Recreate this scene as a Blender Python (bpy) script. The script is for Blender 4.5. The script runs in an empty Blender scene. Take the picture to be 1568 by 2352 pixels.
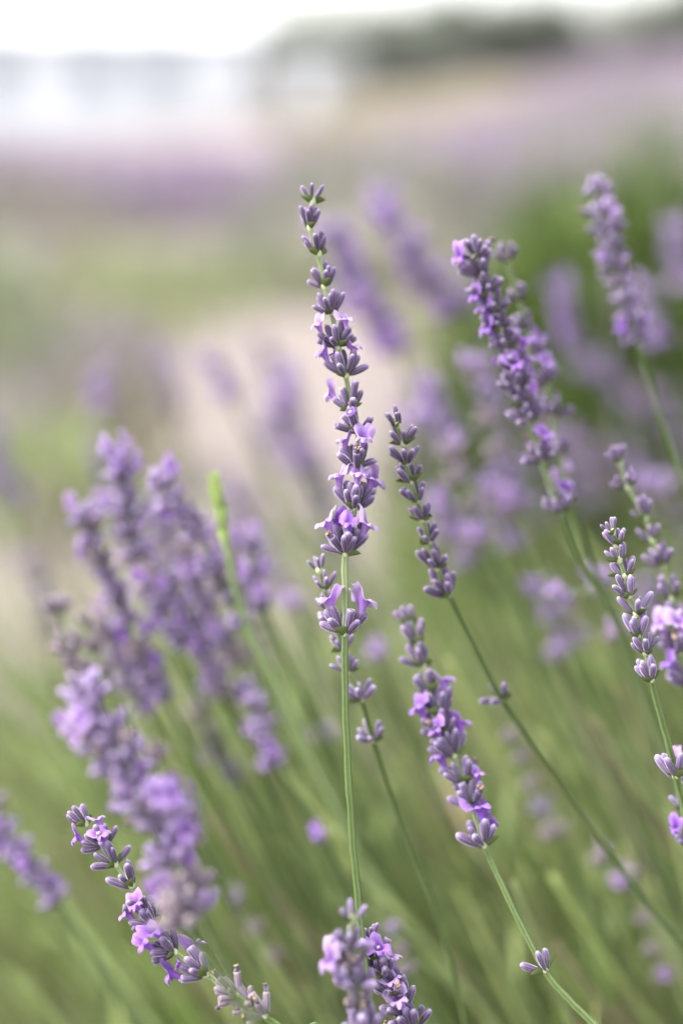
import bpy, math, random
import numpy as np
from mathutils import Vector, Matrix, Quaternion, noise

rnd = random.Random(7)
R = math.radians
scene = bpy.context.scene
col = scene.collection

# ------------------------------------------------------------------ camera
CAM_H, PITCH, LENS = 0.70, R(17.5), 50.0
FOCUS = 0.3125
cam = bpy.data.cameras.new('camera')
cam.sensor_fit = 'VERTICAL'; cam.sensor_height = 36.0; cam.lens = LENS
cam.clip_start = 0.01; cam.clip_end = 1500
cam.dof.use_dof = True; cam.dof.focus_distance = FOCUS; cam.dof.aperture_fstop = 3.3
cam_o = bpy.data.objects.new('camera', cam); col.objects.link(cam_o)
cam_o.location = (0, 0, CAM_H); cam_o.rotation_euler = (math.pi/2 - PITCH, 0, 0)
scene.camera = cam_o
CP = Vector((0, 0, CAM_H))
FWD = Vector((0, math.cos(PITCH), -math.sin(PITCH)))
UP = Vector((0, math.sin(PITCH), math.cos(PITCH)))
RT = Vector((1, 0, 0))
KP = 36.0/LENS/2352.0
def at(u, v, d):
    """a point of the place, d metres in front of the camera"""
    return CP + FWD*d + RT*((u-784)*KP*d) + UP*((1176-v)*KP*d)

# ------------------------------------------------------------------ world and sun (soft, overcast)
SUN_EL, SUN_AZ = R(55), R(-88)
world = bpy.data.worlds.new('World'); scene.world = world; world.use_nodes = True
nt = world.node_tree; nt.nodes.clear()
sky = nt.nodes.new('ShaderNodeTexSky'); sky.sky_type = 'NISHITA'; sky.sun_disc = False
sky.sun_elevation = SUN_EL; sky.sun_rotation = SUN_AZ
sky.air_density = 1.0; sky.dust_density = 3.6; sky.ozone_density = 1.0
hsv = nt.nodes.new('ShaderNodeHueSaturation'); hsv.inputs['Saturation'].default_value = 0.26
bg = nt.nodes.new('ShaderNodeBackground'); bg.inputs['Strength'].default_value = 0.15
wo = nt.nodes.new('ShaderNodeOutputWorld')
nt.links.new(sky.outputs[0], hsv.inputs['Color']); nt.links.new(hsv.outputs[0], bg.inputs['Color'])
nt.links.new(bg.outputs[0], wo.inputs['Surface'])
sun = bpy.data.lights.new('sun', 'SUN'); sun.energy = 0.9; sun.angle = R(25); sun.color = (1, .985, .975)
sun_o = bpy.data.objects.new('sun', sun); col.objects.link(sun_o)
sd = Vector((math.sin(SUN_AZ)*math.cos(SUN_EL), math.cos(SUN_AZ)*math.cos(SUN_EL), math.sin(SUN_EL)))
sun_o.rotation_euler = sd.to_track_quat('Z', 'Y').to_euler()
vs = scene.view_settings
vs.view_transform = 'Standard'; vs.look = 'None'; vs.gamma = 1.0; vs.use_curve_mapping = False
vs.exposure = 2.88
scene.cycles.use_denoising = True
scene.cycles.use_adaptive_sampling = False
scene.cycles.max_bounces = 5; scene.cycles.diffuse_bounces = 4; scene.cycles.transparent_max_bounces = 8

# ------------------------------------------------------------------ materials
def new_mat(name):
    m = bpy.data.materials.new(name); m.use_nodes = True
    n = m.node_tree; n.nodes.clear()
    out = n.nodes.new('ShaderNodeOutputMaterial')
    b = n.nodes.new('ShaderNodeBsdfPrincipled'); n.links.new(b.outputs[0], out.inputs['Surface'])
    return m, n, b, out
def mixc(n, fac, a, b, mode='MIX'):
    x = n.nodes.new('ShaderNodeMix'); x.data_type = 'RGBA'; x.blend_type = mode
    for sock, val in ((x.inputs[0], fac), (x.inputs[6], a), (x.inputs[7], b)):
        if isinstance(val, (int, float)): sock.default_value = val
        elif isinstance(val, tuple): sock.default_value = (*val, 1)
        else: n.links.new(val, sock)
    return x.outputs[2]
def ramp(n, fac, stops):
    r = n.nodes.new('ShaderNodeValToRGB'); n.links.new(fac, r.inputs[0])
    e = r.color_ramp.elements
    while len(e) < len(stops): e.new(.5)
    for k, (p, c) in enumerate(stops): e[k].position = p; e[k].color = (*c, 1)
    return r.outputs[0]
def math_n(n, op, a, b=None):
    x = n.nodes.new('ShaderNodeMath'); x.operation = op
    for i, v in enumerate((a, b)):
        if v is None: continue
        if isinstance(v, (int, float)): x.inputs[i].default_value = v
        else: n.links.new(v, x.inputs[i])
    return x.outputs[0]
def rand_fac(n):
    """object random and island random folded together"""
    oi = n.nodes.new('ShaderNodeObjectInfo'); g = n.nodes.new('ShaderNodeNewGeometry')
    return math_n(n, 'FRACT', math_n(n, 'ADD', oi.outputs['Random'], g.outputs['Random Per Island']))
def attr(n, ch):
    a = n.nodes.new('ShaderNodeAttribute'); a.attribute_name = 'form'
    s = n.nodes.new('ShaderNodeSeparateColor'); n.links.new(a.outputs['Color'], s.inputs[0])
    return s.outputs[ch]
def tex_noise(n, scale, detail=3, coord='Object'):
    t = n.nodes.new('ShaderNodeTexCoord'); x = n.nodes.new('ShaderNodeTexNoise')
    x.inputs['Scale'].default_value = scale; x.inputs['Detail'].default_value = detail
    n.links.new(t.outputs[coord], x.inputs['Vector']); return x.outputs['Fac']
def add_translucent(n, b, out, colour, w):
    t = n.nodes.new('ShaderNodeBsdfTranslucent'); n.links.new(colour, t.inputs['Color'])
    mx = n.nodes.new('ShaderNodeMixShader'); mx.inputs[0].default_value = w
    n.links.new(b.outputs[0], mx.inputs[1]); n.links.new(t.outputs[0], mx.inputs[2])
    n.links.new(mx.outputs[0], out.inputs['Surface'])

def calyx_material(name, stops, hair, sheen=0.38):
    m, n, b, out = new_mat(name)
    along = ramp(n, attr(n, 0), stops)
    ribbed = mixc(n, math_n(n, 'MULTIPLY', attr(n, 1), .62), along, hair)
    rf = rand_fac(n)
    tint = ramp(n, rf, [(0, (.62, .58, .66)), (.35, (1, .95, 1)), (.7, (1.12, 1.05, 1.1)), (1, (.85, .88, .95))])
    c = mixc(n, 1.0, ribbed, tint, 'MULTIPLY')
    mott = math_n(n, 'MULTIPLY', tex_noise(n, 1500, 2), .14)
    c = mixc(n, mott, c, hair)
    n.links.new(c, b.inputs['Base Color'])
    b.inputs['Roughness'].default_value = .75; b.inputs['Specular IOR Level'].default_value = .2
    b.inputs['Sheen Weight'].default_value = sheen; b.inputs['Sheen Roughness'].default_value = .35
    b.inputs['Sheen Tint'].default_value = (.92, .84, 1, 1)
    return m
M = {}
M['calyx'] = calyx_material('calyx_purple', [(0, (0.047, 0.053, 0.028)), (.16, (0.026, 0.017, 0.024)), (.5, (0.022, 0.010, 0.031)), (.78, (0.039, 0.019, 0.055)), (.90, (0.112, 0.077, 0.146)), (1, (0.232, 0.198, 0.258))], (0.120, 0.095, 0.146))
M['calyx_pale'] = calyx_material('calyx_lilac', [(0, (.085, .095, .055)), (.22, (.06, .045, .065)), (.55, (.048, .027, .073)), (.8, (.08, .05, .12)), (.92, (.16, .12, .20)), (1, (.27, .24, .29))], (.165, .135, .195))
M['calyx_dry'] = calyx_material('calyx_withered', [(0, (.09, .09, .055)), (.4, (.07, .052, .068)), (.85, (.085, .06, .08)), (1, (.17, .13, .10))], (.17, .15, .16))
M['calyx_soft'] = calyx_material('calyx_bloom_violet', [(0, (.09, .095, .06)), (.2, (.075, .055, .08)), (.55, (.085, .054, .12)), (.9, (.16, .11, .21)), (1, (.25, .20, .30))], (.17, .135, .20), .3)
def petal_material(name, deep, mid, pale):
    m, n, b, out = new_mat(name)
    c = ramp(n, attr(n, 0), [(0, mid), (.45, deep), (.72, mid), (1, pale)])
    tint = ramp(n, rand_fac(n), [(0, (.72, .64, .86)), (.4, (.95, .9, 1)), (.75, (1.1, 1.1, 1.06)), (1, (.9, .78, .98))])
    c = mixc(n, 1.0, c, tint, 'MULTIPLY')
    c = mixc(n, math_n(n, 'MULTIPLY', attr(n, 1), .45), c, deep)
    c = mixc(n, math_n(n, 'MULTIPLY', tex_noise(n, 700, 3), .45), c, deep)
    n.links.new(c, b.inputs['Base Color'])
    b.inputs['Roughness'].default_value = .55; b.inputs['Specular IOR Level'].default_value = .25
    b.inputs['Sheen Weight'].default_value = .25
    add_translucent(n, b, out, c, .38)
    return m
M['petal'] = petal_material('corolla_violet', (0.157, 0.065, 0.241), (0.280, 0.182, 0.358), (0.378, 0.306, 0.429))
M['petal_deep'] = petal_material('corolla_deep_violet', (0.121, 0.034, 0.235), (0.201, 0.083, 0.335), (0.309, 0.194, 0.416))

def leaf_material(name, stops, rough=.6, trans=.25, var=.5):
    m, n, b, out = new_mat(name)
    c = ramp(n, attr(n, 0), stops)
    tint = ramp(n, rand_fac(n), [(0, (1-var, 1-var, 1-var)), (.5, (1, 1, 1)), (1, (1+var*.7, 1+var*.5, 1+var*.3))])
    c = mixc(n, 1.0, c, tint, 'MULTIPLY')
    n.links.new(c, b.inputs['Base Color'])
    b.inputs['Roughness'].default_value = rough; b.inputs['Specular IOR Level'].default_value = .3
    add_translucent(n, b, out, c, trans)
    return m
M['bract'] = leaf_material('bract_green', [(0, (0.075, 0.098, 0.030)), (.6, (0.068, 0.105, 0.022)), (1, (0.098, 0.090, 0.038))], var=.25)
M['young'] = leaf_material('young_bud_green', [(0, (.20, .27, .11)), (.5, (.23, .32, .085)), (1, (.29, .38, .11))], var=.25)
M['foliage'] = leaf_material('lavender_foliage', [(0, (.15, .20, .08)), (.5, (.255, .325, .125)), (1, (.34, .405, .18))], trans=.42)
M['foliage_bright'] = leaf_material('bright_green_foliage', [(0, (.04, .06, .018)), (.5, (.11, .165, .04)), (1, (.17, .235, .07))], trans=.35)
M['sage'] = leaf_material('sage_grey_foliage', [(0, (.11, .125, .085)), (.5, (.18, .195, .14)), (1, (.25, .26, .195))])
M['hedge'] = leaf_material('dense_green_foliage', [(0, (.012, .02, .006)), (.5, (.04, .066, .013)), (1, (.07, .105, .022))])
M['grass'] = leaf_material('grass_green', [(0, (.08, .105, .045)), (.5, (.135, .175, .075)), (1, (.185, .22, .115))])
M['straw'] = leaf_material('dry_straw', [(0, (0.165, 0.135, 0.083)), (.6, (0.255, 0.210, 0.128)), (1, (0.315, 0.262, 0.173))], var=.3)
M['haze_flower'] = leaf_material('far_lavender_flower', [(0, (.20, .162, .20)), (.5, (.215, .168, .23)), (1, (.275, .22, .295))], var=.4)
M['tree'] = leaf_material('far_tree_leaf', [(0, (.06, .072, .056)), (.6, (.105, .118, .092)), (1, (.15, .16, .13))], var=.45)

m, n, b, out = new_mat('stem_green')
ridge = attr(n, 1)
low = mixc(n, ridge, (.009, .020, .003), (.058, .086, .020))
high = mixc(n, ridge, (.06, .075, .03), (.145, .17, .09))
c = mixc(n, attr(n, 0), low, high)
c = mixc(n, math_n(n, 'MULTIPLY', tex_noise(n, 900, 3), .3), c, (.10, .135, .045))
n.links.new(c, b.inputs['Base Color']); b.inputs['Roughness'].default_value = .6
b.inputs['Sheen Weight'].default_value = .08; b.inputs['Sheen Roughness'].default_value = .3; b.inputs['Specular IOR Level'].default_value = .2
M['stem'] = m
m, n, b, out = new_mat('withered_floret')
c = ramp(n, attr(n, 0), [(0, (.05, .035, .045)), (.45, (.045, .04, .075)), (.75, (.13, .08, .045)), (1, (.22, .145, .075))])
n.links.new(c, b.inputs['Base Color']); b.inputs['Roughness'].default_value = .85
M['withered'] = m
m, n, b, out = new_mat('soil')
n1 = tex_noise(n, .9, 5); n2 = tex_noise(n, 9, 4)
c = ramp(n, n1, [(.3, (.072, .057, .048)), (.5, (.102, .082, .070)), (.7, (.128, .104, .090))])
c = mixc(n, math_n(n, 'MULTIPLY', n2, .5), c, (.075, .061, .053))
n.links.new(c, b.inputs['Base Color']); b.inputs['Roughness'].default_value = .95
bp = n.nodes.new('ShaderNodeBump'); bp.inputs['Distance'].default_value = .02; n.links.new(n2, bp.inputs['Height']); n.links.new(bp.outputs[0], b.inputs['Normal'])
M['soil'] = m
def plain(name, colour, rough=.7, spec=.3):
    m, n, b, out = new_mat(name)
    c = mixc(n, math_n(n, 'MULTIPLY', tex_noise(n, 3, 4), .25), colour, tuple(x*.8 for x in colour))
    n.links.new(c, b.inputs['Base Color']); b.inputs['Roughness'].default_value = rough
    b.inputs['Specular IOR Level'].default_value = spec
    return m
M['white_wall'] = plain('white_painted_wall', (.47, .475, .49))
M['white_roof'] = plain('white_metal_roof', (.34, .345, .35), .5)
M['grey_roof'] = plain('weathered_grey_roof', (.10, .10, .095))
M['pane'] = plain('window_glass', (.16, .18, .20), .08, .6)
M['trim'] = plain('white_trim', (.5, .5, .52), .5)
M['pale_wood'] = plain('pale_weathered_wood', (.21, .205, .19))
M['bark'] = plain('bark', (.10, .08, .06), .9)
M['knob'] = plain('whorl_node_green', (.26, .29, .15), .7)

# ------------------------------------------------------------------ mesh helpers
class MB:
    """collects vertices, faces, one material index per face and a 'form' colour per vertex"""
    def __init__(s): s.v = []; s.f = []; s.c = []; s.mi = []
    def add(s, verts, faces, cols, mi=0, mat=None):
        o = len(s.v)
        s.v += [tuple(mat @ Vector(p)) for p in verts] if mat is not None else [tuple(p) for p in verts]
        s.f += [tuple(i+o for i in f) for f in faces]; s.c += cols; s.mi += [mi]*len(faces)
    def mesh(s, name, mats, smooth=True):
        me = bpy.data.meshes.new(name); me.from_pydata(s.v, [], s.f)
        a = me.attributes.new('form', 'FLOAT_COLOR', 'POINT')
        arr = np.ones((len(s.v), 4), np.float32); arr[:, :3] = np.array(s.c, np.float32).reshape(-1, 3)
        a.data.foreach_set('color', arr.ravel())
        for m_ in mats: me.materials.append(m_)
        if len(mats) > 1: me.polygons.foreach_set('material_index', s.mi)
        if smooth: me.polygons.foreach_set('use_smooth', [True]*len(s.f))
        me.update(); return me
def link(name, me, parent=None, mat=None):
    o = bpy.data.objects.new(name, me); col.objects.link(o)
    if parent is not None: o.parent = parent
    if mat is not None: o.matrix_basis = mat
    return o
def tag(o, label, cat, group=None, kind=None):
    o['label'] = label
    if cat: o['category'] = cat
    if group: o['group'] = group
    if kind: o['kind'] = kind
    return o
def struct(name, me, loc=(0, 0, 0)):
    o = link(name, me); o.location = loc; o['kind'] = 'structure'; return o
def grid_faces(rings, seg, close=True):
    f = []
    for r in range(rings-1):
        for k in range(seg if close else seg-1):
            k2 = (k+1) % seg
            f.append((r*seg+k, r*seg+k2, (r+1)*seg+k2, (r+1)*seg+k))
    return f

MM = .001
def calyx_data(L, rad, bend, seg, prof, ribs, rg):
    V = []; C = []
    ph = rg.random()*6
    for t, r in prof:
        for k in range(seg):
            a = 2*math.pi*k/seg
            rib = (k % 2) if ribs else .4
            rr = rad*r*(1+(.13 if rib else -.06)*(1 if ribs else 0))*(1+.06*math.sin(2*a+ph))
            V.append((rr*math.cos(a)+bend*t*t, rr*math.sin(a), t*L))
            C.append((.4, 0, 0) if (prof is PROF_OPEN and t == .97) else (t, rib*min(1, 4*t)*(1 if t < .97 else .6), 0))
    F = grid_faces(len(prof), seg); n = len(prof)*seg
    V.append((bend, 0, L*prof[-1][0]-.0001)); C.append((.35, 0, 0) if prof is PROF_OPEN else (1, 1, 0))
    F += [(n-seg+k, n-seg+(k+1) % seg, n) for k in range(seg)]
    return V, F, C
PROF = [(0, .28), (.07, .50), (.22, .78), (.45, .96), (.68, 1.0), (.85, .88), (.94, .62), (1.0, .24)]
PROF_OPEN = [(0, .28), (.07, .50), (.22, .78), (.45, .95), (.70, 1.0), (.88, .98), (1.0, 1.02), (.97, .6)]
PROF_LO = [(0, .3), (.2, .75), (.6, 1.0), (.9, .85), (1.0, .4)]

def calyx_mesh(kind, i, mat):
    rg = random.Random(i*13+5)
    L = 5.1*MM*rg.uniform(.9, 1.1); rad = .78*MM*rg.uniform(.9, 1.1); bend = rg.uniform(-.25, .35)*MM
    prof = PROF_OPEN if kind == 'open' else PROF
    if kind == 'bud': L *= .95; rad *= .84
    mb = MB(); V, F, C = calyx_data(L, rad, bend, 16, prof, True, rg); mb.add(V, F, C)
    for h in range(70):                        # short wool
        k = rg.randrange(16, len(V)-17); p = Vector(V[k]).lerp(Vector(V[k+(1 if rg.random() < .5 else 16)]), rg.random())
        o_ = Vector((p.x-bend*(p.z/L)**2, p.y, 0)).normalized()+Vector((0, 0, rg.uniform(.1, .9))); o_.normalize()
        sd_ = o_.cross(Vector((rg.uniform(-1, 1), rg.uniform(-1, 1), rg.uniform(-1, 1)))).normalized()*.045*MM
        mb.add([p-sd_, p+sd_, p+o_*rg.uniform(.22, .5)*MM], [(0, 1, 2)], [(1, 1, 0)]*3)
    return mb.mesh('calyx_'+kind, [mat])
CAL = {}
for mk in ('calyx', 'calyx_pale', 'calyx_dry'):
    for kd in ('bud', 'full', 'open'):
        CAL[mk, kd] = [calyx_mesh(kd, i, M[mk]) for i in range(4)]

def corolla_data(i, seg=30, rings=4, closed=False):
    """a two-lipped flower: tube along +z, lower lip of three lobes towards +x, two tall upper lobes"""
    rg = random.Random(100+i)
    lobes = [(0, 25, 2.2), (54, 25, 1.8), (-54, 25, 1.8), (147, 45, 3.7), (-147, 45, 3.7)]
    lobes = [(a+rg.uniform(-5, 5), w, l*rg.uniform(.68, 1.12)) for a, w, l in lobes]
    if closed: lobes = [(a, w, l*.35) for a, w, l in lobes]
    V = []; C = []
    tube = [(0, .42), (1.5, .55), (3.0, .88), (4.3, 1.3)]
    for z, r in tube:
        for k in range(seg):
            a = 2*math.pi*k/seg
            V.append((r*math.cos(a)*MM, r*math.sin(a)*MM*.92, z*MM)); C.append((z/4.3*.5, 0, 0))
    nz = rg.random()*10
    for q in range(1, rings+1):
        s = q/rings
        for k in range(seg):
            ad = (360*k/seg+180) % 360-180; a = R(ad); e = .25; best = lobes[0]
            for la, w, l in lobes:
                dd = abs((ad-la+180) % 360-180)/w
                if dd < 1:
                    ee = l*(1-dd**2.4)**.6
                    if ee > e: e = ee; best = (la, w, l)
            upper = max(0, -math.cos(a)); upper = min(1, upper*1.6)
            elev = R(18)*(1-upper)+R(78)*upper
            curl = (-.9 if upper < .5 else -.45)*s*s
            er = e*s
            out_ = er*math.cos(elev+curl); upz = er*math.sin(elev+curl)
            tq = 1.0 + (.10*math.sin(a*7+nz)+.14*math.sin(a*3+nz*3))*s
            rr = 1.3+out_*tq
            V.append((rr*math.cos(a)*MM, rr*math.sin(a)*MM*.95, (4.3+upz+(.16*math.sin(a*9+nz*2)+.22*math.sin(a*4+nz*5))*s)*MM))
            dd = abs((ad-best[0]+180) % 360-180)/best[1]
            C.append((.5+.5*s, max(0, 1-dd*4)*(1-s*.5), 0))
    return V, grid_faces(len(tube)+rings, seg), C
def corolla_mesh(i, mat, lo=False, closed=False):
    mb = MB(); mb.add(*corolla_data(i, 20 if lo else 40, 2 if lo else 4, closed)); return mb.mesh('corolla', [mat])
COR = {k: [corolla_mesh(i, M[k]) for i in range(4)] for k in ('petal', 'petal_deep')}
COR_LO = {k: [corolla_mesh(i, M[k], True) for i in range(3)] for k in ('petal', 'petal_deep')}
BUD = [corolla_mesh(20+i, M['petal_deep'], True, True) for i in range(2)]

def leaf_data(L, W, cup, bend, nl=6, nw=5, tip=1.0):
    V = []; C = []
    for i in range(nl+1):
        t = i/nl; w = W*(math.sin(math.pi*min(1, t**.75*.98+.02))**.9*(1-t*.25)+.02)
        for j in range(nw):
            s = j/(nw-1)*2-1
            V.append((-cup*s*s*w + bend*math.sin(t*1.5)*L, s*w*.5, t*L*(1-.2*t*abs(bend)*4)))
            C.append((t, 1-abs(s), 0))
    return V, grid_faces(nl+1, nw, False), C
def solid(data, th):
    """gives a leaf sheet a back face and rim"""
    V, F, C = data; n = len(V)
    V2 = V+[(x-th, y, z) for x, y, z in V]
    F2 = list(F)+[tuple(i+n for i in reversed(f)) for f in F]
    return V2, F2, C+C
def bract_mesh(i):
    rg = random.Random(300+i); mb = MB()
    mb.add(*solid(leaf_data(3.4*MM*rg.uniform(.85, 1.2), 2.9*MM*rg.uniform(.85, 1.1), .55, .22), .12*MM)); return mb.mesh('bract', [M['bract']])
BRACT = [bract_mesh(i) for i in range(3)]
def withered_mesh(i):
    rg = random.Random(400+i); mb = MB(); V = []; C = []; seg = 9
    for q, (z, r) in enumerate([(0, .5), (.5, .62), (1.0, .5), (1.5, .75), (1.9, .55)]):
        for k in range(seg):
            a = 2*math.pi*k/seg; rr = r*rg.uniform(.55, 1.35)
            V.append((rr*math.cos(a)*MM+z*.2*MM, rr*math.sin(a)*MM, (z+rg.uniform(-.3, .3))*MM)); C.append((q/4*rg.uniform(.7, 1.1), 0, 0))
    F = grid_faces(5, seg); V.append((.4*MM, 0, 1.6*MM)); C.append((.6, 0, 0)); F += [(36+k, 36+(k+1) % seg, 45) for k in range(seg)]
    mb.add(V, F, C); return mb.mesh('withered_floret', [M['withered']], False)
WITH = [withered_mesh(i) for i in range(3)]
def knob_mesh():
    mb = MB(); V = []; C = []
    for z, r in [(-.9, .5), (-.5, .72), (0, .85), (.5, .75), (.8, .45)]:
        for k in range(10):
            a = 2*math.pi*k/10; V.append((r*math.cos(a)*MM, r*math.sin(a)*MM, z*MM)); C.append((.5, .5, 0))
    mb.add(V, grid_faces(5, 10), C); return mb.mesh('whorl_node', [M['knob']])
KNOB = knob_mesh()

def spread(n, style, rg):
    """azimuth, tilt, size, lift of each calyx of a whorl"""
    out_ = []
    if style == 'tip':
        for k in range(n):
            out_.append((2*math.pi*k/n+rg.uniform(-.3, .3), R(rg.uniform(8, 30)), rg.uniform(.75, .95), rg.uniform(0, .9)))
        return out_
    no = n if n < 7 else (n*3)//5
    off = rg.random()*6
    for k in range(no):
        lo, hi = ((20, 48) if style == 'bud' else (38, 66))
        out_.append((off+2*math.pi*k/no+rg.uniform(-.28, .28), R(rg.uniform(lo, hi)), rg.uniform(.86, 1.08), rg.uniform(-.2, .4)))
    for k in range(n-no):
        out_.append((off+.5+2*math.pi*k/max(1, n-no)+rg.uniform(-.35, .35), R(rg.uniform(9, 27)), rg.uniform(.9, 1.1), rg.uniform(.4, 1.1)))
    return out_
def dir_matrix(az, tilt, size, lift, r0=.85*MM, extra=0, spin=0):
    """+z along the tilted direction, +x outwards"""
    Rz = Matrix.Rotation(az, 4, 'Z'); Ry = Matrix.Rotation(tilt, 4, 'Y')
    M_ = Rz @ Matrix.Translation((r0, 0, lift*MM)) @ Ry @ Matrix.Translation((0, 0, extra))
    if spin: M_ = M_ @ Matrix.Rotation(spin, 4, 'Z')
    return M_ @ Matrix.Scale(size, 4)

def lo_whorl(i, mat, n, style):
    rg = random.Random(900+i*7); mb = MB()
    for az, ti, sz, li in spread(n, style, rg):
        mb.add(*calyx_data(5.4*MM, .85*MM, .1*MM, 8, PROF_LO, False, rg), 0, dir_matrix(az, ti, sz, li))
    for k in range(2):
        mb.add(*leaf_data(3.2*MM, 2.6*MM, .4, .2, 4, 3), 1, dir_matrix(rg.random()*3+k*3.1, R(48), 1, -.5, .8*MM))
    return mb.mesh('flower_whorl', [mat, M['bract']])
LOW = {}
for mk in ('calyx', 'calyx_pale', 'calyx_dry'):
    for st, nn in (('bud', 8), ('full', 12), ('tip', 5)):
        LOW[mk, st] = [lo_whorl(i, M['calyx_soft' if mk == 'calyx' else mk], nn, st) for i in range(3)]

def catmull(P_, n):
    pts = [P_[0]*2-P_[1]]+list(P_)+[P_[-1]*2-P_[-2]]; out_ = []
    for i in range(1, len(pts)-2):
        p0, p1, p2, p3 = pts[i-1:i+3]
        for k in range(n):
            t = k/n
            out_.append(.5*((2*p1)+(p2-p0)*t+(2*p0-5*p1+4*p2-p3)*t*t+(-p0+3*p1-3*p2+p3)*t**3))
    out_.append(pts[-2]); return out_
def sweep(mb, pts, rads, highs, seg=12, lobed=.20, mi=0):
    """a stem: four blunt ridges with furrows between"""
    x = None; V = []; C = []
    for i, p in enumerate(pts):
        t = (pts[min(i+1, len(pts)-1)]-pts[max(i-1, 0)]).normalized()
        if x is None: x = t.orthogonal().normalized()
        x = (x-t*x.dot(t)).normalized(); y = t.cross(x)
        for k in range(seg):
            a = 2*math.pi*k/seg; w = math.cos(4*a)
            r = rads[i]*(1+lobed*w)
            V.append(p+x*(r*math.cos(a))+y*(r*math.sin(a))); C.append((highs[i], .5+.5*w, 0))
    mb.add(V, grid_faces(len(pts), seg), C, mi)

# ------------------------------------------------------------------ terrain
def sstep(a, b, x):
    t = min(1, max(0, (x-a)/(b-a))); return t*t*(3-2*t)
def terrain(x, y):
    d = max(0, y)
    side = sstep(-14, 16, x*40/max(d, 12))
    fall = -1.75*sstep(4, 26, d)
    rise = 2.9*sstep(8, 55, d)
    return fall*(1-side)+rise*side*.43+fall*.25*side + .05*noise.noise((x*.15, y*.15, 0))*sstep(4, 12, d)
def ground_mesh():
    xs = list(np.linspace(-3, 3, 13)); g = 3.0
    while g < 400: g *= 1.22; xs = [-g]+xs+[g]
    ys = list(np.linspace(-3, 8, 23)); g = 8.0
    while g < 700: g *= 1.12; ys.append(g)
    ys = [-200, -40, -10]+ys
    mb = MB(); V = []
    for y in ys:
        for x in xs: V.append((x, y, terrain(x, y)))
    mb.add(V, grid_faces(len(ys), len(xs), False), [(.5, .5, 0)]*len(V)); return mb.mesh('ground', [M['soil']])
struct('ground', ground_mesh())

# ------------------------------------------------------------------ flower stalks
CAMV = -FWD
def frame(axis):
    """whorl frame: z up the stalk, -y to the camera, x to the side"""
    z = axis.normalized(); y = (FWD-z*FWD.dot(z)).normalized(); x = y.cross(z)
    m = Matrix((x, y, z)).transposed().to_4x4(); return m

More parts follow.
